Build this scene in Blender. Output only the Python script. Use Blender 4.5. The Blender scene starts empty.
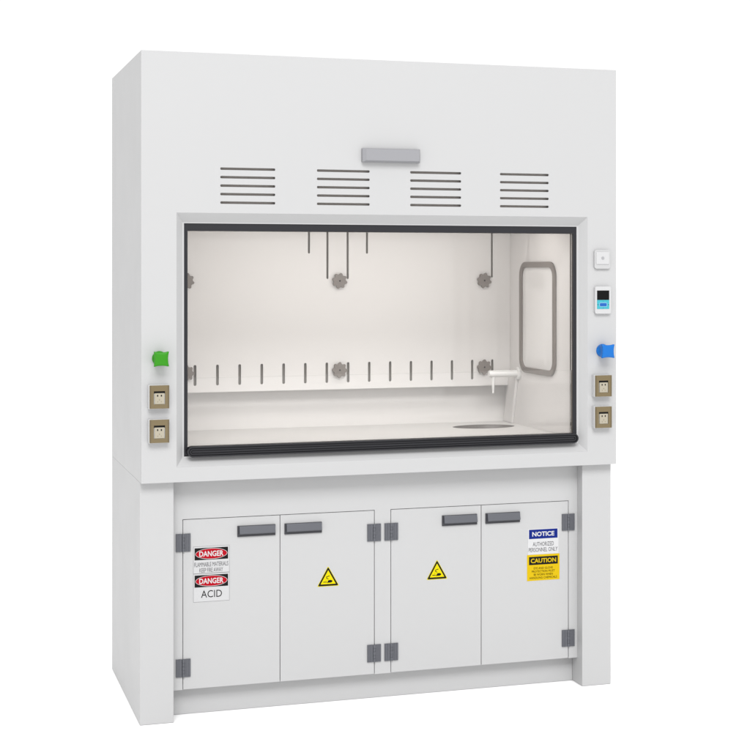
import bpy, bmesh, math
from mathutils import Vector, Matrix
S = bpy.context.scene
PI = math.pi

# ------------------------------------------------------------------ camera
cam = bpy.data.cameras.new('camera')
cam.sensor_width = 36.0
cam.lens = 1499.15 / 750 * 36
cam.shift_y = (269.0 - 375.0) / 750
cam.clip_start = 0.05
cam.clip_end = 500
camo = bpy.data.objects.new('camera', cam)
S.collection.objects.link(camo)
camo.location = (-0.7389, -5.1769, 1.5847)
camo.rotation_euler = (PI / 2, 0, -0.2965)
S.camera = camo

# ------------------------------------------------------------------ studio light
W = bpy.data.worlds.new('World')
S.world = W
W.use_nodes = True
bg = W.node_tree.nodes['Background']
bg.inputs['Color'].default_value = (1, 1, 1, 1)
bg.inputs['Strength'].default_value = 1.075
S.view_settings.view_transform = 'Standard'
S.view_settings.look = 'None'
S.view_settings.exposure = 0
S.view_settings.gamma = 1


def area(name, loc, target, sx, sy, power, col=(1, 1, 1)):
    l = bpy.data.lights.new(name, 'AREA')
    l.shape = 'RECTANGLE'
    l.size, l.size_y, l.energy, l.color = sx, sy, power, col
    o = bpy.data.objects.new(name, l)
    S.collection.objects.link(o)
    o.location = loc
    o.rotation_euler = (Vector(target) - Vector(loc)).to_track_quat('-Z', 'Y').to_euler()
    return o


area('key_softbox', (-1.6, -12.2, 12.4), (0.9, 0.0, 1.0), 10.0, 6.0, 2400)
area('side_fill', (-6.5, 1.2, 3.2), (0.0, 0.4, 1.1), 2.5, 3.0, 10)  # added fill lamp that brightens the left side panel

# ------------------------------------------------------------------ materials


def mat(name, col, rough=0.4, spec=0.5, metal=0.0, grain=0.0, gscale=900, emit=None, coat=0.0):
    m = bpy.data.materials.new(name)
    m.use_nodes = True
    nt = m.node_tree
    b = nt.nodes['Principled BSDF']
    b.inputs['Base Color'].default_value = (*col, 1)
    b.inputs['Roughness'].default_value = rough
    b.inputs['Specular IOR Level'].default_value = spec
    b.inputs['Metallic'].default_value = metal
    b.inputs['Coat Weight'].default_value = coat
    if emit:
        b.inputs['Emission Color'].default_value = (*emit[0], 1)
        b.inputs['Emission Strength'].default_value = emit[1]
    if grain:
        tc = nt.nodes.new('ShaderNodeTexCoord')
        n = nt.nodes.new('ShaderNodeTexNoise')
        n.inputs['Scale'].default_value = gscale
        n.inputs['Detail'].default_value = 3
        nt.links.new(tc.outputs['Object'], n.inputs['Vector'])
        bp = nt.nodes.new('ShaderNodeBump')
        bp.inputs['Strength'].default_value = grain
        bp.inputs['Distance'].default_value = 0.001
        nt.links.new(n.outputs['Fac'], bp.inputs['Height'])
        nt.links.new(bp.outputs['Normal'], b.inputs['Normal'])
        r = nt.nodes.new('ShaderNodeMapRange')
        r.inputs['To Min'].default_value = max(rough - 0.06, 0.02)
        r.inputs['To Max'].default_value = rough + 0.06
        n2 = nt.nodes.new('ShaderNodeTexNoise')
        n2.inputs['Scale'].default_value = 6
        nt.links.new(tc.outputs['Object'], n2.inputs['Vector'])
        nt.links.new(n2.outputs['Fac'], r.inputs['Value'])
        nt.links.new(r.outputs['Result'], b.inputs['Roughness'])
    return m


def glass(name, haze):
    m = bpy.data.materials.new(name)
    m.use_nodes = True
    nt = m.node_tree
    nt.nodes.clear()
    out = nt.nodes.new('ShaderNodeOutputMaterial')
    tr = nt.nodes.new('ShaderNodeBsdfTransparent')
    tr.inputs['Color'].default_value = (0.985, 0.985, 0.98, 1)
    gl = nt.nodes.new('ShaderNodeBsdfGlossy')
    gl.inputs['Roughness'].default_value = 0.0
    df = nt.nodes.new('ShaderNodeBsdfDiffuse')
    df.inputs['Color'].default_value = (0.85, 0.84, 0.83, 1)
    fr = nt.nodes.new('ShaderNodeFresnel')
    fr.inputs['IOR'].default_value = 1.2
    m1 = nt.nodes.new('ShaderNodeMixShader')
    m1.inputs['Fac'].default_value = haze
    m2 = nt.nodes.new('ShaderNodeMixShader')
    nt.links.new(tr.outputs[0], m1.inputs[1])
    nt.links.new(df.outputs[0], m1.inputs[2])
    nt.links.new(fr.outputs[0], m2.inputs['Fac'])
    nt.links.new(m1.outputs[0], m2.inputs[1])
    nt.links.new(gl.outputs[0], m2.inputs[2])
    nt.links.new(m2.outputs[0], out.inputs['Surface'])
    return m


M = {
    'paint': mat('powder_coated_white', (0.398, 0.398, 0.400), 0.42, 0.25, grain=0.02),
    'liner': mat('glossy_liner', (0.672, 0.651, 0.640), 0.06, 0.5),
    'worktop': mat('worktop_resin', (0.58, 0.565, 0.552), 0.5, 0.3),
    'floor': mat('white_studio_floor', (0.945, 0.945, 0.945), 0.9, 0.0),
    'black': mat('black_aluminium', (0.018, 0.018, 0.021), 0.4, 0.22),
    'blacktrim': mat('black_rubber', (0.006, 0.006, 0.008), 0.35, 0.2),
    'track': mat('sash_track', (0.075, 0.062, 0.052), 0.4, 0.25),
    'cavityshade': mat('cavity_shade', (0.50, 0.46, 0.43), 0.7, 0.2),
    'slot': mat('slot_shade_backing', (0.20, 0.185, 0.17), 0.7, 0.2),
    'taupe': mat('taupe_plastic', (0.195, 0.172, 0.158), 0.45, 0.4),
    'sink': mat('grey_sink', (0.115, 0.103, 0.095), 0.4, 0.3),
    'pane': mat('pale_window_pane', (0.72, 0.705, 0.695), 0.05, 0.5),
    'lilac': mat('anodised_grip', (0.225, 0.225, 0.238), 0.38, 0.5),
    'slate': mat('slate_plastic', (0.078, 0.081, 0.094), 0.4, 0.5),
    'slatedark': mat('slate_dark', (0.03, 0.03, 0.036), 0.5, 0.4),  # slate darkened for the shadow below door pulls; also hinge pins
    'green': mat('green_plastic', (0.022, 0.20, 0.002), 0.4, 0.25),
    'blue': mat('blue_plastic', (0.003, 0.115, 0.41), 0.4, 0.25),
    'bronze': mat('bronze_cover', (0.130, 0.096, 0.043), 0.3, 0.5),
    'bronzedark': mat('bronze_edge', (0.09, 0.066, 0.032), 0.4, 0.5),
    'beige': mat('beige_outlet', (0.31, 0.28, 0.215), 0.4, 0.5),
    'whiteplastic': mat('white_plastic', (0.43, 0.43, 0.434), 0.3, 0.5),
    'screen': mat('black_display', (0.004, 0.004, 0.004), 0.3, 0.1),
    'cyan': mat('cyan_keypad', (0.03, 0.31, 0.37), 0.35, 0.4),
    'keyblue': mat('blue_key', (0.0, 0.075, 0.33), 0.35, 0.4),
    'keypale': mat('pale_key_ring', (0.16, 0.36, 0.48), 0.35, 0.4),
    'tap': mat('white_tap_coating', (0.67, 0.66, 0.65), 0.25, 0.5),
    'sticker': mat('sticker_white', (0.425, 0.425, 0.43), 0.35, 0.4),
    'stickerbright': mat('sticker_bright_white', (0.475, 0.475, 0.482), 0.35, 0.4),
    'ink': mat('black_ink_and_shade', (0.008, 0.008, 0.008), 0.5, 0.08),  # print black, reused for shade in knob holes and outlet recesses
    'greyink': mat('grey_ink', (0.075, 0.075, 0.08), 0.5, 0.08),
    'red': mat('red_ink', (0.31, 0.003, 0.010), 0.45, 0.08),
    'navy': mat('navy_ink', (0.005, 0.016, 0.155), 0.45, 0.08),
    'yellow': mat('yellow_ink', (0.50, 0.345, 0.004), 0.45, 0.08),
    'lemon': mat('lemon_ink', (0.55, 0.47, 0.0), 0.45, 0.08),
    'brownink': mat('brown_ink', (0.012, 0.008, 0.0), 0.5, 0.08),
    'led': mat('indicator_grey', (0.28, 0.28, 0.29), 0.3, 0.5),
    'glass': glass('clear_sash_glass', 0.015),
    'glasshazy': glass('hazy_sash_glass', 0.035),  # single pane with more white diffuse mixed in
    'lamp': mat('lamp_tube', (0.9, 0.88, 0.84), 0.5, 0.2, emit=((1.0, 0.965, 0.935), 5.6)),
}

# ------------------------------------------------------------------ mesh helpers


def finish(o, smooth=35, bevel=0.0):
    me = o.data
    if smooth:
        for p in me.polygons:
            p.use_smooth = True
        me.set_sharp_from_angle(angle=math.radians(smooth))
    if bevel:
        b = o.modifiers.new('edge_round', 'BEVEL')
        b.width = bevel
        b.segments = 2
        b.limit_method = 'ANGLE'
        b.angle_limit = math.radians(40)


class MB:
    """collects shapes, builds ONE mesh object with several materials"""

    def __init__(self):
        self.bm = bmesh.new()
        self.mats = []

    def mi(self, m):
        if m not in self.mats:
            self.mats.append(m)
        return self.mats.index(m)

    def box(self, x0, x1, y0, y1, z0, z1, m):
        i = self.mi(m)
        v = [self.bm.verts.new((x, y, z)) for z in (z0, z1) for y in (y0, y1) for x in (x0, x1)]
        for f in ((0, 2, 3, 1), (4, 5, 7, 6), (0, 1, 5, 4), (2, 6, 7, 3), (0, 4, 6, 2), (1, 3, 7, 5)):
            self.bm.faces.new([v[k] for k in f]).material_index = i

    def prism(self, pts, axis, a, b, m):
        """closed 2D outline swept along an axis; axis 'x': pts=(y,z), 'y': pts=(x,z), 'z': pts=(x,y)"""
        i = self.mi(m)

        def p3(p, w):
            return {'x': (w, p[0], p[1]), 'y': (p[0], w, p[1]), 'z': (p[0], p[1], w)}[axis]
        r0 = [self.bm.verts.new(p3(p, a)) for p in pts]
        r1 = [self.bm.verts.new(p3(p, b)) for p in pts]
        fs = [self.bm.faces.new(r0), self.bm.faces.new(list(reversed(r1)))]
        n = len(pts)
        for k in range(n):
            fs.append(self.bm.faces.new((r0[k], r0[(k + 1) % n], r1[(k + 1) % n], r1[k])))
        for f in fs:
            f.material_index = i

    def loft(self, rings, m, cap0=True, cap1=True):
        i = self.mi(m)
        R = [[self.bm.verts.new(p) for p in r] for r in rings]
        n = len(R[0])
        fs = []
        for a, b in zip(R, R[1:]):
            for k in range(n):
                fs.append(self.bm.faces.new((a[k], a[(k + 1) % n], b[(k + 1) % n], b[k])))
        if cap0:
            fs.append(self.bm.faces.new(R[0]))
        if cap1:
            fs.append(self.bm.faces.new(R[-1]))
        for f in fs:
            f.material_index = i

    def add_mesh(self, me, m):
        i = self.mi(m)
        off = len(self.bm.faces)
        self.bm.from_mesh(me)
        self.bm.faces.ensure_lookup_table()
        for f in self.bm.faces[off:]:
            f.material_index = i
        bpy.data.meshes.remove(me)

    def build(self, name, parent=None, smooth=35, bevel=0.0):
        bmesh.ops.recalc_face_normals(self.bm, faces=self.bm.faces)
        me = bpy.data.meshes.new(name)
        self.bm.to_mesh(me)
        self.bm.free()
        for m in self.mats:
            me.materials.append(M[m])
        o = bpy.data.objects.new(name, me)
        S.collection.objects.link(o)
        o.parent = parent
        if parent is not None:
            # parts are modelled in world space: shift into the parent's frame
            base = world_of(parent)
            me.transform(Matrix.Translation(-base))
        finish(o, smooth, bevel)
        return o


def world_of(o):
    v = Vector((0, 0, 0))
    while o is not None:
        v += o.location
        o = o.parent
    return v


def circle(cx, cy, rx, ry=None, n=32):
    ry = rx if ry is None else ry
    return [(cx + rx * math.cos(2 * PI * k / n), cy + ry * math.sin(2 * PI * k / n)) for k in range(n)]


def rrect(x0, x1, y0, y1, r, n=8):
    out = []
    for cx, cy, a in ((x1 - r, y1 - r, 0), (x0 + r, y1 - r, 90), (x0 + r, y0 + r, 180), (x1 - r, y0 + r, 270)):
        for k in range(n + 1):
            t = math.radians(a + 90 * k / n)
            out.append((cx + r * math.cos(t), cy + r * math.sin(t)))
    return out


def rect(x0, x1, y0, y1):
    return [(x0, y0), (x1, y0), (x1, y1), (x0, y1)]


def sheet(outlines, axis, a, b):
    """filled 2D outline with holes, extruded between a and b along an axis -> mesh"""
    cu = bpy.data.curves.new('tmp', 'CURVE')
    cu.dimensions = '2D'
    cu.fill_mode = 'BOTH'
    cu.extrude = abs(b - a) / 2
    for pts in outlines:
        s = cu.splines.new('POLY')
        s.points.add(len(pts) - 1)
        for p, q in zip(s.points, pts):
            p.co = (q[0], q[1], 0, 1)
        s.use_cyclic_u = True
    o = bpy.data.objects.new('tmp', cu)
    S.collection.objects.link(o)
    dg = bpy.context.evaluated_depsgraph_get()
    me = bpy.data.meshes.new_from_object(o.evaluated_get(dg))
    bpy.data.objects.remove(o)
    bpy.data.curves.remove(cu)
    c = (a + b) / 2
    for v in me.vertices:
        u, w, t = v.co
        v.co = {'x': (c + t, u, w), 'y': (u, c + t, w), 'z': (u, w, c + t)}[axis]
    bm = bmesh.new()
    bm.from_mesh(me)
    bmesh.ops.remove_doubles(bm, verts=bm.verts, dist=1e-5)
    bm.to_mesh(me)
    bm.free()
    return me


def text_mesh(txt, x0, x1, z0, z1, y, th=0.0003, bold=0.0, narrow=False):
    """lettering filling the given rectangle, front face towards -y"""
    cu = bpy.data.curves.new('tmp', 'FONT')
    cu.body = txt
    cu.size = 1
    cu.offset = bold
    cu.extrude = 0.01
    cu.resolution_u = 3
    o = bpy.data.objects.new('tmp', cu)
    S.collection.objects.link(o)
    dg = bpy.context.evaluated_depsgraph_get()
    me = bpy.data.meshes.new_from_object(o.evaluated_get(dg))
    bpy.data.objects.remove(o)
    bpy.data.curves.remove(cu)
    xs = [v.co.x for v in me.vertices]
    ys = [v.co.y for v in me.vertices]
    ax, bx, ay, by = min(xs), max(xs), min(ys), max(ys)
    for v in me.vertices:
        u = (v.co.x - ax) / (bx - ax)
        w = (v.co.y - ay) / (by - ay)
        t = (v.co.z + 0.01) / 0.02
        v.co = (x0 + u * (x1 - x0), y - t * th, z0 + w * (z1 - z0))
    me.materials.clear()
    return me


def thing(name, loc, label, cat):
    o = bpy.data.objects.new(name, None)
    o.empty_display_size = 0.1
    S.collection.objects.link(o)
    o.location = loc
    o['label'] = label
    o['category'] = cat
    return o


# ------------------------------------------------------------------ setting
m = MB()
m.prism(circle(0.9, 0, 120, n=64), 'z', -0.2, 0.0, 'floor')
fl = m.build('floor', smooth=0)
fl['kind'] = 'structure'
fl['label'] = 'plain seamless white studio floor under the cabinet'

# ------------------------------------------------------------------ dimensions (metres)
WID, DEP, TOP, SEAM = 1.8, 0.8077, 2.3398, 0.8443
BX0, BX1, BZ0, BZ1 = 0.1224, 1.6813, 0.8961, 1.7803      # outer edge of the chamfered sash opening
IX0, IX1, IZ0, IZ1 = 0.1538, 1.6500, 0.9290, 1.7446      # inner edge of it
RY = 0.032                                               # how far the opening is set back
LX0, LX1 = 0.150, 1.650                                  # liner walls
BAF, BACK, DECK, CEIL = 0.692, 0.755, 0.940, 1.792

hood = thing('fume_hood', (0.9, 0.4, SEAM),
             'large white laboratory fume hood with black framed glass sash, sitting on the cupboard base',
             'fume hood')

# -- casing
fp = MB()
holes = []
vents = [(0.2765, 0.4740), (0.6263, 0.8232), (0.9766, 1.1745), (1.3270, 1.5235)]
rows = [1.9363 - k * 0.0297 for k in range(5)]
for a, b in vents:
    for z in rows:
        holes.append(rrect(a, b, z - 0.0044, z + 0.0044, 0.0034, 4))
fp.add_mesh(sheet([rect(0, WID, SEAM, TOP), rect(BX0, BX1, BZ0, BZ1)] + holes, 'y', 0.0, 0.012), 'paint')
fp.build('front_panel', hood, smooth=0)

sp = MB()
sp.box(0, 0.016, 0.0122, DEP, SEAM, TOP, 'paint')
sp.build('side_panel', hood, bevel=0.001)
sp = MB()
sp.box(WID - 0.016, WID, 0.0122, DEP, SEAM, TOP, 'paint')
sp.build('side_panel', hood, bevel=0.001)
sp = MB()
sp.box(0.0162, WID - 0.0162, 0.0122, DEP, TOP - 0.016, TOP - 0.0002, 'paint')
sp.build('top_panel', hood, bevel=0.001)
sp = MB()
sp.box(0.0162, WID - 0.0162, DEP - 0.016, DEP, SEAM + 0.0162, TOP - 0.0162, 'paint')
sp.build('back_panel', hood)
sp = MB()
sp.box(0.0162, WID - 0.0162, 0.0122, DEP, SEAM + 0.0005, SEAM + 0.016, 'paint')
sp.build('underside_panel', hood)

for a, b in vents:
    v = MB()
    v.box(a - 0.012, b + 0.012, 0.020, 0.024, rows[-1] - 0.02, rows[0] + 0.02, 'cavityshade')  # added sheet behind the slots, coloured for the shade of the hollow
    v.box(a - 0.014, a - 0.012, 0.0122, 0.024, rows[-1] - 0.02, rows[0] + 0.02, 'cavityshade')
    v.box(b + 0.012, b + 0.014, 0.0122, 0.024, rows[-1] - 0.02, rows[0] + 0.02, 'cavityshade')
    v.build('vent_shade_backing', hood, smooth=0)

# -- chamfered bezel round the opening, with its small flat lip
bz = MB()
LIP = 0.006
rings = [[(BX0, 0.0003, BZ0), (BX1, 0.0003, BZ0), (BX1, 0.0003, BZ1), (BX0, 0.0003, BZ1)],
         [(IX0 - LIP, RY - 0.003, IZ0 - LIP * .6), (IX1 + LIP, RY - 0.003, IZ0 - LIP * .6), (IX1 + LIP, RY - 0.003, IZ1 + LIP * .6), (IX0 - LIP, RY - 0.003, IZ1 + LIP * .6)],
         [(IX0, RY - 0.0025, IZ0), (IX1, RY - 0.0025, IZ0), (IX1, RY - 0.0025, IZ1), (IX0, RY - 0.0025, IZ1)],
         [(IX0, RY + 0.0005, IZ0), (IX1, RY + 0.0005, IZ0), (IX1, RY + 0.0005, IZ1), (IX0, RY + 0.0005, IZ1)],
         [(BX0, RY + 0.0005, BZ0), (BX1, RY + 0.0005, BZ0), (BX1, RY + 0.0005, BZ1), (BX0, RY + 0.0005, BZ1)],
         [(BX0, 0.0003, BZ0), (BX1, 0.0003, BZ0), (BX1, 0.0003, BZ1), (BX0, 0.0003, BZ1)]]
bz.loft(rings, 'paint', False, False)
bmesh.ops.remove_doubles(bz.bm, verts=bz.bm.verts, dist=1e-6)
bz.build('bezel', hood, smooth=0, bevel=0.0008)

# -- sash: frame, panes, pull bar
FX0, FX1, FZ0, FZ1 = 0.1500, 1.6540, 0.9315, 1.7530
sf = MB()
sf.add_mesh(sheet([rect(FX0, FX1, FZ0, FZ1), rect(FX0 + 0.0170, FX1 - 0.0170, FZ0 + 0.02, FZ1 - 0.0345)], 'y', 0.033, 0.040), 'black')
sf.add_mesh(sheet([rect(FX0 + 0.0005, FX1 - 0.0005, FZ0 + 0.0005, FZ1 - 0.0005), rect(FX0 + 0.0175, FX1 - 0.0175, FZ0 + 0.021, FZ1 - 0.0350)], 'y', 0.0402, 0.062), 'track')
sash = sf.build('sash', hood, bevel=0.0006)
SPLIT = 1.2010
g = MB()
g.box(FX0 + 0.0176, FX1 - 0.0176, 0.0445, 0.0485, SPLIT, FZ1 - 0.0352, 'glass')
g.build('upper_pane', sash, smooth=0)
g = MB()
g.box(FX0 + 0.0176, FX1 - 0.0176, 0.0515, 0.0555, FZ0 + 0.022, SPLIT + 0.0005, 'glasshazy')
g.build('lower_pane', sash, smooth=0)
hb = MB()
HX0, HX1, HZ0, HZ1 = 0.161, 1.645, 0.9285, 0.9655


def stad(d):
    return rrect(HX0 + d, HX1 - d, HZ0 + d, HZ1 - d, (HZ1 - HZ0) / 2 - d - 0.0001, 10)


hb.add_mesh(sheet([stad(0)], 'y', 0.006, 0.0325), 'blacktrim')
hb.add_mesh(sheet([stad(0.0004), stad(0.0050)], 'y', 0.0, 0.0058), 'black')
hb.add_mesh(sheet([stad(0.0085), stad(0.0125)], 'y', 0.0015, 0.0058), 'black')
hb.add_mesh(sheet([stad(0.0155)], 'y', 0.003, 0.0058), 'black')
hb.build('pull_bar', sash, bevel=0.0010)

# -- aluminium grip above the vents
gp = MB()
gx0, gx1, gz0, gz1 = 0.7910, 1.0090, 1.9690, 2.0195
gp.loft([[(x, 0.0, z) for x, z in rrect(gx0, gx1, gz0, gz1, 0.003, 3)],
         [(x, -0.016, z) for x, z in rrect(gx0, gx1, gz0, gz1, 0.003, 3)],
         [(x, -0.027, z) for x, z in rrect(gx0 + 0.012, gx1 - 0.006, gz0 + 0.006, gz1 - 0.004, 0.003, 3)]], 'lilac', True, True)
gp.build('front_grip', hood, bevel=0.001)

# -- interior lining
iw = MB()
iw.box(LX0 - 0.02, LX0, 0.063, BACK + 0.02, 0.90, CEIL, 'liner')
iw.build('liner_wall', hood)
rw = MB()
WIN = rrect(0.236, 0.556, 1.185, 1.592, 0.04, 8)
rw.add_mesh(sheet([rect(0.063, BACK + 0.02, 0.90, CEIL), WIN], 'x', LX1, LX1 + 0.02), 'liner')
rwall = rw.build('liner_wall', hood, smooth=0)
ww = MB()
ww.add_mesh(sheet([rrect(0.216, 0.576, 1.161, 1.6135, 0.058, 8), rrect(0.2390, 0.5555, 1.1830, 1.5910, 0.038, 8)], 'x', LX1 - 0.009, LX1 - 0.0003), 'taupe')
ww.build('window_gasket', rwall, bevel=0.001)
ww = MB()
ww.add_mesh(sheet([rrect(0.2365, 0.5555, 1.1855, 1.5915, 0.0395, 8)], 'x', LX1 + 0.001, LX1 + 0.006), 'pane')
ww.build('window_pane', rwall)
bw = MB()
bw.box(LX0 + 0.0002, LX1 - 0.0002, BACK, BACK + 0.018, DECK - 0.02, CEIL - 0.0005, 'liner')
bw.build('back_wall', hood)
cl = MB()
cl.box(LX0 - 0.02, LX1 + 0.02, 0.066, BACK + 0.02, CEIL + 0.0005, CEIL + 0.016, 'liner')
ceil = cl.build('ceiling_panel', hood)
lt = MB()
lt.box(0.30, 1.52, 0.20, 0.34, CEIL - 0.022, CEIL - 0.0005, 'lamp')
lt.build('ceiling_light', ceil, bevel=0.004)

# -- baffle with its slots and star knobs
bf = MB()
bh = []
for k in range(15):
    x = 0.3110 + k * 0.08985
    bh.append(rrect(x - 0.0058, x + 0.0058, 1.1228, 1.2055, 0.0057, 6))
TOPZ = 1.775
for x, zb in ((0.7754, 1.6474), (0.8528, 1.5442), (0.9380, 1.5442), (1.0200, 1.6474), (1.5672, 1.5490), (0.2350, 1.5490)):
    bh.append(rrect(x - 0.0048, x + 0.0048, zb, TOPZ, 0.0047, 6))
bf.add_mesh(sheet([rect(LX0 + 0.0005, LX1 - 0.0005, 1.0965, CEIL - 0.001)] + bh, 'y', BAF, BAF + 0.012), 'liner')
baf = bf.build('baffle', hood, smooth=0)
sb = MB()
sb.box(0.2, 1.62, BAF + 0.0125, BAF + 0.015, 1.112, 1.215, 'slot')  # added dark sheets right behind the slots, standing in for shade
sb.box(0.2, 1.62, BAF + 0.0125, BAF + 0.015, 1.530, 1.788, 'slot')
sb.build('slot_shade_backing', baf, smooth=0)


def lobed(cx, cz, R, n, depth, seg=64, rot=0.0):
    o = []
    for k in range(seg):
        t = 2 * PI * k / seg
        s = math.cos(n * (t + rot))
        s = math.copysign(abs(s) ** 0.55, s)
        r = R * (1 + depth * s)
        o.append((cx + r * math.cos(t), cz + r * math.sin(t)))
    return o


for kz in (1.5365, 1.1745):
    for kx in (0.2740, 0.9005, 1.5280):
        k = MB()
        rot = 0.22 if kz > 1.3 else 0.05
        k.loft([[(x, BAF - 0.0002, z) for x, z in lobed(kx, kz, 0.0265, 8, 0.10, rot=rot)],
                [(x, BAF - 0.013, z) for x, z in lobed(kx, kz, 0.0295, 8, 0.115, rot=rot)],
                [(x, BAF - 0.016, z) for x, z in lobed(kx, kz, 0.0280, 8, 0.115, rot=rot)]], 'taupe')
        k.prism(circle(kx, kz, 0.0034, n=14), 'y', BAF - 0.0165, BAF - 0.012, 'ink')  # black disc stands in for the dark of the centre hole
        k.build('star_knob', baf, smooth=30)

# -- worktop with oval cup sink
wt = MB()
SK = circle(1.481, 0.566, 0.133, 0.080, 48)
wt.add_mesh(sheet([rect(LX0 + 0.0005, LX1 - 0.0005, 0.066, BACK - 0.0005), SK], 'z', DECK - 0.02, DECK), 'worktop')
wt.box(LX0 + 0.0005, LX1 - 0.0005, 0.0655, 0.090, DECK + 0.0005, DECK + 0.006, 'worktop')
deck = wt.build('worktop', hood, smooth=0)
sk = MB()
sk.loft([[(x, y, DECK - 0.0005) for x, y in circle(1.481, 0.566, 0.1325, 0.0795, 48)],
         [(x, y, DECK - 0.006) for x, y in circle(1.481, 0.566, 0.128, 0.075, 48)],
         [(x, y, DECK - 0.075) for x, y in circle(1.481, 0.566, 0.105, 0.058, 48)]], 'sink', False, True)
sk.build('cup_sink', deck)

# -- water tap on the right-hand liner wall
tp = MB()
ty, tz = 0.600, 1.152


def ring_x(x, r, n=24):
    return [(x, ty + r * math.cos(2 * PI * k / n), tz + r * math.sin(2 * PI * k / n)) for k in range(n)]


tp.loft([ring_x(LX1 - 0.0005, 0.0142), ring_x(1.520, 0.0142), ring_x(1.516, 0.0125)], 'tap')
tap = tp.build('water_tap', hood)
tf = MB()
tf.loft([ring_x(LX1 - 0.0003, 0.027), ring_x(LX1 - 0.008, 0.0265), ring_x(LX1 - 0.011, 0.021), ring_x(LX1 - 0.011, 0.0143)], 'tap', True, False)
tf.build('wall_flange', tap)
tn = MB()
tn.loft([[(1.536 + r * math.cos(2 * PI * k / 16), ty + r * math.sin(2 * PI * k / 16), z) for k in range(16)]
         for z, r in ((tz - 0.008, 0.0072), (tz - 0.030, 0.0068), (tz - 0.066, 0.0046), (tz - 0.080, 0.0042))], 'tap')
tn.build('nozzle', tap)
pc = MB()
pc.prism([(0.600, 1.142), (0.676, 1.142), (0.748, DECK + 0.001), (0.655, DECK + 0.001)], 'x', LX1 - 0.012, LX1 - 0.0003, 'liner')
pc.build('pipe_cover', tap, bevel=0.001)

# -- service knobs on the posts


def valve(cx, cz, mname, lab):
    v = MB()
    N = 72

    def ring(y, star, mix):
        # star: corner reach of a four-cornered shape with hollow sides; mix: 1 = that shape, 0 = a circle
        out = []
        for j in range(N):
            t = 2 * PI * j / N
            q = t - PI / 4
            p_ = 0.76
            r4 = min(star / (abs(math.cos(q)) ** p_ + abs(math.sin(q)) ** p_) ** (1 / p_), star * 0.90)
            r = mix * r4 + (1 - mix) * star * 0.72
            out.append((cx + r * math.cos(t), y, cz + r * math.sin(t)))
        return out
    v.loft([ring(0.0, 0.0345, 0.0), ring(-0.004, 0.0350, 0.0), ring(-0.007, 0.0345, 0.2), ring(-0.012, 0.0325, 0.7), ring(-0.020, 0.0318, 0.95),
            ring(-0.034, 0.0345, 1.0), ring(-0.046, 0.0400, 1.0), ring(-0.0505, 0.0405, 1.0), ring(-0.0535, 0.0390, 1.0),
            ring(-0.0550, 0.0340, 0.95), ring(-0.0558, 0.018, 0.7), ring(-0.0560, 0.004, 0.0)], mname)
    o = v.build('valve_knob', hood, smooth=60)
    o['label'] = lab
    return o


valve(0.0620, 1.2760, 'green', 'bright green fluted service knob')
valve(1.7420, 1.2760, 'blue', 'bright blue fluted service knob')

# -- power outlets


def outlet(x0, z0):
    b = MB()
    w, h = 0.0675, 0.0800
    b.box(x0 - 0.003, x0 + w + 0.001, -0.022, -0.0003, z0 - 0.0015, z0 + h + 0.0015, 'whiteplastic')
    box = b.build('power_outlet', hood, bevel=0.001)
    c = MB()
    ix0, ix1, iz0, iz1 = x0 + 0.0145, x0 + w - 0.0145, z0 + 0.0150, z0 + h - 0.0200
    c.add_mesh(sheet([rect(x0, x0 + w, z0, z0 + h), rect(ix0, ix1, iz0, iz1)], 'y', -0.026, -0.0222), 'bronze')
    c.box(x0 + 0.0015, x0 + 0.0040, -0.0268, -0.0261, z0 + 0.002, z0 + h - 0.002, 'bronzedark')
    c.box(x0 + w - 0.0040, x0 + w - 0.0015, -0.0268, -0.0261, z0 + 0.002, z0 + h - 0.002, 'bronzedark')
    c.build('cover_plate', box, bevel=0.0006)
    s = MB()
    s.box(ix0 + 0.0002, ix1 - 0.0002, -0.0232, -0.0222, iz1 - 0.0075, iz1 - 0.0002, 'ink')  # black strip painted as the shade at the top of the recess
    s.box(ix0 + 0.0030, ix1 - 0.0030, -0.0262, -0.0222, iz0 + 0.001, iz1 - 0.0070, 'beige')
    cx = (ix0 + ix1) / 2
    zt = iz1 - 0.0155
    for d in (-0.0065, 0.0065):
        s.box(cx + d - 0.0021, cx + d + 0.0021, -0.0266, -0.0263, zt - 0.003, zt + 0.003, 'ink')  # black patches give the dark inside the plug slots
    s.box(cx - 0.0010, cx + 0.0010, -0.0266, -0.0263, zt - 0.016, zt - 0.0125, 'bronze')
    for d in (-0.0060, 0.0060):
        s.box(cx + d - 0.0008, cx + d + 0.0008, -0.0266, -0.0263, zt - 0.0225, zt - 0.0195, 'bronze')
    s.build('outlet_face', box, smooth=0)


for x0 in (0.0255, 1.7020):
    for z0 in (1.1040, 0.9860):
        outlet(x0, z0)

# -- push switch and controller on the right post
sw = MB()
sw.add_mesh(sheet([rrect(1.7060, 1.7710, 1.5860, 1.6570, 0.009)], 'y', -0.010, -0.0003), 'paint')
sw_o = sw.build('light_switch', hood, bevel=0.002)
b = MB()
b.loft([[(x, -0.0102, z) for x, z in rrect(1.7110, 1.7660, 1.6010, 1.6500, 0.003)],
        [(x, -0.0135, z) for x, z in rrect(1.7125, 1.7645, 1.6035, 1.6490, 0.003)]], 'whiteplastic')
b_o = b.build('rocker', sw_o)
b = MB()
b.prism(circle(1.7385, 1.6260, 0.0055, n=20), 'y', -0.0150, -0.0136, 'led')
b.build('indicator', sw_o)

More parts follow.
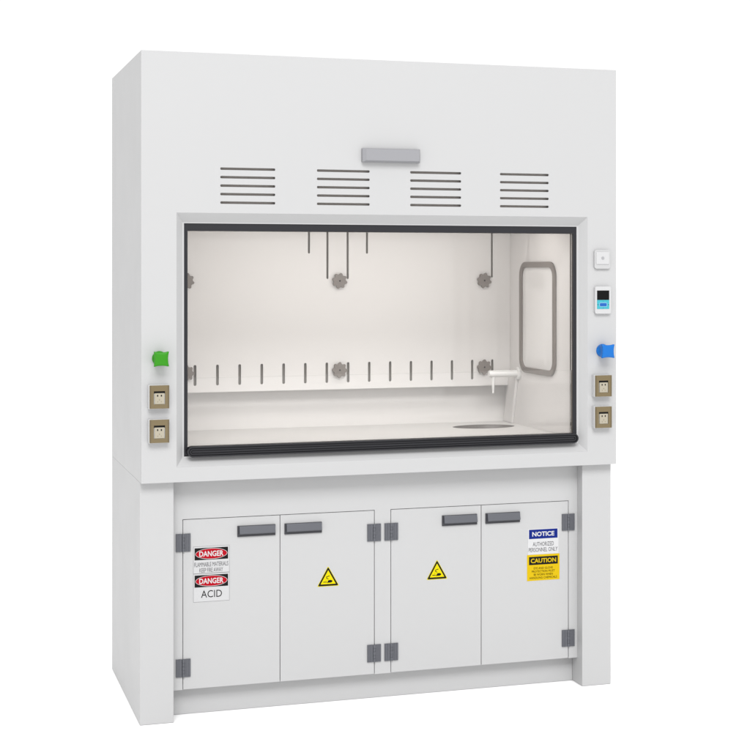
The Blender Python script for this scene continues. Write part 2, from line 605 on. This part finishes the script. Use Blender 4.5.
ct = MB()
ct.add_mesh(sheet([rrect(1.7070, 1.7725, 1.4160, 1.5190, 0.007)], 'y', -0.013, -0.0003), 'whiteplastic')
ct_o = ct.build('controller', hood, bevel=0.0025)
d = MB()
d.box(1.7145, 1.7645, -0.0142, -0.0131, 1.4680, 1.5035, 'screen')
d.build('display', ct_o, bevel=0.0003)
d = MB()
d.box(1.7145, 1.7645, -0.0142, -0.0131, 1.4340, 1.4675, 'cyan')
d.add_mesh(sheet([rrect(1.7225, 1.7565, 1.4415, 1.4585, 0.006)], 'y', -0.0148, -0.0143), 'keypale')
d.add_mesh(sheet([rrect(1.7255, 1.7535, 1.4442, 1.4558, 0.003)], 'y', -0.0153, -0.0149), 'keyblue')
for a, z in ((1.7180, 1.4500), (1.7610, 1.4500)):
    d.box(a - 0.0015, a + 0.0015, -0.0146, -0.0143, z - 0.0012, z + 0.0012, 'screen')
d.box(1.7380, 1.7410, -0.0146, -0.0143, 1.4625, 1.4640, 'keyblue')
d.box(1.7380, 1.7410, -0.0146, -0.0143, 1.4360, 1.4375, 'keyblue')
d.build('keypad', ct_o, smooth=0)

# ------------------------------------------------------------------ cupboard base
PY, FY, KY = 0.0347, 0.0780, 0.1246
PX0, PX1, RX = 0.1182, 1.6756, 1.7945
DZ0, DZ1 = 0.1010, 0.7005
base = thing('base_cabinet', (0.9, 0.4, 0),
             'white four door cupboard base with grey hinges and warning stickers, standing on the white floor',
             'base cabinet')
p = MB()
p.box(0.0002, PX0, PY, DEP, 0.001, SEAM - 0.0003, 'paint')
p.build('side_pillar', base, bevel=0.0012)
p = MB()
p.box(PX1, RX, PY, DEP, 0.001, SEAM - 0.0003, 'paint')
p.build('side_pillar', base, bevel=0.0012)
ff = MB()
G = 0.0012
ff.add_mesh(sheet([[(PX0 + 0.0003, DZ0 - 0.001), (0.1577 - G, DZ0 - 0.001), (0.1577 - G, DZ1 + G), (0.8643 + G, DZ1 + G), (0.8643 + G, DZ0 - 0.001),
                    (0.9273 - G, DZ0 - 0.001), (0.9273 - G, DZ1 + G), (1.6382 + G, DZ1 + G), (1.6382 + G, DZ0 - 0.001), (PX1 - 0.0003, DZ0 - 0.001),
                    (PX1 - 0.0003, SEAM - 0.0015), (PX0 + 0.0003, SEAM - 0.0015)]], 'y', FY, FY + 0.007), 'paint')
ff.build('face_frame', base, smooth=0)
cb = MB()
cb.box(PX0 + 0.0005, PX1 - 0.0005, FY + 0.0080, DEP - 0.01, DZ0, SEAM - 0.002, 'paint')
cb.build('carcass', base)
kb = MB()
kb.box(PX0 + 0.0004, PX1 - 0.0004, KY, KY + 0.018, 0.001, DZ0 - 0.0005, 'paint')
kb.build('kick_board', base, bevel=0.0008)


def door(x0, x1, hinge_left, lab):
    d = MB()
    d.box(x0 + G, x1 - G, FY - 0.0003, FY + 0.0068, DZ0, DZ1 - G, 'paint')
    o = d.build('door', base, bevel=0.0008)
    o['label'] = lab
    # pull handle near the free edge
    hw = 0.1385
    hx0 = x1 - 0.0180 - hw if hinge_left else x0 + 0.0160
    h = MB()
    h.box(hx0, hx0 + hw, FY - 0.006, FY - 0.0004, 0.6300, 0.6690, 'slatedark')  # back plate coloured darker to carry the shadow below the pull
    h.prism([(FY - 0.0061, 0.6395), (FY - 0.0140, 0.6395), (FY - 0.0165, 0.6430), (FY - 0.0110, 0.6670), (FY - 0.0061, 0.6685)],
            'x', hx0 + 0.006, hx0 + hw - 0.002, 'slate')
    h.build('handle', o, bevel=0.0008)
    # two butt hinges on the other edge
    e = x0 if hinge_left else x1
    e2 = e + (0.0015 if hinge_left else -0.0015)
    for zc in (0.6195, 0.1775):
        b = MB()
        y = FY - 0.0006
        b.box(e2 - 0.0265, e2 - 0.0055, y - 0.0040, y, zc - 0.0315, zc + 0.0315, 'slate')
        b.box(e2 + 0.0055, e2 + 0.0255, y - 0.0040, y, zc - 0.0315, zc + 0.0315, 'slate')
        for q in (-0.0205, -0.0130, 0.0130, 0.0205):
            b.box(e2 + q - 0.0018, e2 + q + 0.0018, y - 0.0056, y - 0.0042, zc - 0.0305, zc + 0.0305, 'slate')
        n = 5
        st = 0.063 / n
        for k in range(n):
            z0 = zc - 0.0315 + k * st
            b.prism(circle(e2, y - 0.0035, 0.0048 if k % 2 else 0.0054, n=18), 'z', z0 + 0.0004, z0 + st - 0.0004, 'slate')
        b.prism(circle(e2, y - 0.0035, 0.0030, n=12), 'z', zc - 0.031, zc + 0.031, 'slatedark')
        b.build('hinge', o)
    return o


d1 = door(0.1577, 0.5094, True, 'white door with two red danger stickers')
d2 = door(0.5094, 0.8643, False, 'white door with a yellow triangle sticker, free edge on its left')
d3 = door(0.9273, 1.2826, True, 'white door with a yellow triangle sticker, free edge on its right')
d4 = door(1.2826, 1.6382, False, 'white door with blue notice and yellow caution stickers')

# ------------------------------------------------------------------ stickers on the doors
Y0 = FY - 0.0005           # just proud of the door skin


def danger(name, z0, z1, lines, parent, lab):
    s = MB()
    x0, x1 = 0.1950, 0.3245
    s.box(x0, x1, Y0 - 0.0004, Y0, z0, z1, 'sticker')
    e = 0.0006
    for a, b, c, d in ((x0, x1, z0, z0 + e), (x0, x0 + e, z0, z1), (x1 - e, x1, z0, z1), (x0, x1, z1 - e, z1)):
        s.box(a, b, Y0 - 0.00055 - (0.00005 if d - c > 0.01 else 0), Y0 - 0.00041, c, d, 'greyink')
    bx0, bx1, bz1 = 0.1995, 0.3195, z1 - 0.0055
    bz0 = bz1 - 0.0425
    s.box(bx0, bx1, Y0 - 0.0007, Y0 - 0.00042, bz0, bz1, 'ink')
    cx, cz = (bx0 + bx1) / 2, (bz0 + bz1) / 2
    s.prism(circle(cx, cz, 0.0575, 0.0192, 40), 'y', Y0 - 0.0009, Y0 - 0.00072, 'stickerbright')
    s.prism(circle(cx, cz, 0.0560, 0.0178, 40), 'y', Y0 - 0.0011, Y0 - 0.00092, 'red')
    s.add_mesh(text_mesh('DANGER', cx - 0.0435, cx + 0.0435, cz - 0.0098, cz + 0.0098, Y0 - 0.00112, 0.0002, 0.022), 'stickerbright')
    for t, a, b, c, d, bo, im in lines:
        s.add_mesh(text_mesh(t, a, b, c, d, Y0 - 0.00042, 0.0003, bo), im)
    o = s.build(name, parent, smooth=0)
    o['label'] = lab
    return o


danger('danger_sign', 0.5068, 0.6025,
       [('FLAMMABLE MATERIALS', 0.1985, 0.3200, 0.5305, 0.5460, 0.0, 'greyink'), ('KEEP FIRE AWAY', 0.2170, 0.3010, 0.5105, 0.5255, 0.0, 'greyink')],
       d1, 'red and black danger sticker about flammable materials')
danger('danger_sign', 0.4062, 0.5062, [('ACID', 0.2225, 0.2975, 0.4205, 0.4460, 0.0, 'ink')],
       d1, 'red and black danger sticker reading acid')

s = MB()
s.box(1.4712, 1.5965, Y0 - 0.0004, Y0, 0.5030, 0.6005, 'stickerbright')
s.box(1.4755, 1.5925, Y0 - 0.0007, Y0 - 0.00042, 0.5625, 0.5975, 'navy')
s.add_mesh(text_mesh('NOTICE', 1.4885, 1.5790, 0.5715, 0.5890, Y0 - 0.00072, 0.0003, 0.03), 'stickerbright')
s.add_mesh(text_mesh('AUTHORIZED', 1.4910, 1.5770, 0.5340, 0.5500, Y0 - 0.00042, 0.0003, 0.0), 'greyink')
s.add_mesh(text_mesh('PERSONNEL ONLY', 1.4745, 1.5925, 0.5130, 0.5285, Y0 - 0.00042, 0.0003, 0.0), 'greyink')
o = s.build('notice_sign', d4, smooth=0)
o['label'] = 'blue and white notice sticker'

s = MB()
s.box(1.4675, 1.6010, Y0 - 0.0004, Y0, 0.4040, 0.5022, 'yellow')
s.box(1.4755, 1.5935, Y0 - 0.0007, Y0 - 0.00042, 0.4640, 0.4945, 'ink')
s.add_mesh(text_mesh('CAUTION', 1.4825, 1.5865, 0.4710, 0.4880, Y0 - 0.00072, 0.0003, 0.025), 'yellow')
for k, (t, w) in enumerate((('EYE AND GLOVE', 0.078), ('PROTECTION MUST', 0.094), ('BE WORN WHEN', 0.078), ('HANDLING CHEMICALS', 0.112))):
    z = 0.4465 - k * 0.0120
    s.add_mesh(text_mesh(t, 1.5340 - w / 2, 1.5340 + w / 2, z, z + 0.0082, Y0 - 0.00042, 0.0003, 0.0), 'brownink')
o = s.build('caution_sign', d4, smooth=0)
o['label'] = 'yellow and black caution sticker'


def hazard(cx, z0, parent):
    s = MB()
    h, w = 0.0690, 0.0390

    def tri(k, r):
        c = (cx, z0 + h * 0.36)
        pts = [(cx - w, z0), (cx + w, z0), (cx, z0 + h)]
        out = []
        q = [(c[0] + (p[0] - c[0]) * k, c[1] + (p[1] - c[1]) * k) for p in pts]
        for i in range(3):
            a, b, d = Vector(q[i - 1]), Vector(q[i]), Vector(q[(i + 1) % 3])
            p0 = b + (a - b).normalized() * r
            p2 = b + (d - b).normalized() * r
            for j in range(5):
                t = j / 4
                v = p0 * (1 - t) ** 2 + b * 2 * t * (1 - t) + p2 * t ** 2
                out.append((v.x, v.y))
        return out
    s.prism(tri(1.07, 0.006), 'y', Y0 - 0.0004, Y0, 'lemon')
    s.prism(tri(1.0, 0.006), 'y', Y0 - 0.0006, Y0 - 0.00042, 'ink')
    s.prism(tri(0.735, 0.002), 'y', Y0 - 0.0008, Y0 - 0.00062, 'lemon')
    ya, yb = Y0 - 0.0010, Y0 - 0.00082

    def tube(cx_, cz_, L, wd, ang):
        c_, s_ = math.cos(ang), math.sin(ang)
        s.prism([(cx_ + a * c_ - b * s_, cz_ + a * s_ + b * c_) for a, b in ((-L, -wd), (L, -wd), (L, wd), (-L, wd))], 'y', ya, yb, 'ink')
    tube(cx - 0.0010, z0 + 0.0345, 0.0065, 0.0013, 0.30)      # tilted vessel
    tube(cx - 0.0035, z0 + 0.0270, 0.0050, 0.0012, -0.50)
    tube(cx - 0.0055, z0 + 0.0315, 0.0022, 0.0008, 1.2)
    s.prism(circle(cx - 0.0085, z0 + 0.0215, 0.0010, 0.0018, 10), 'y', ya, yb, 'ink')          # drop
    tube(cx - 0.0120, z0 + 0.0145, 0.0065, 0.0013, 0.0)       # surface being eaten away
    s.prism(circle(cx + 0.0070, z0 + 0.0165, 0.0090, 0.0050, 20), 'y', ya, yb, 'ink')          # hand
    tube(cx + 0.0010, z0 + 0.0130, 0.0055, 0.0014, 0.10)
    o = s.build('hazard_sign', parent, smooth=0)
    o['label'] = 'yellow and black triangle sticker showing a corroded hand'


hazard(0.6885, 0.4345, d2)
hazard(1.1070, 0.4345, d3)
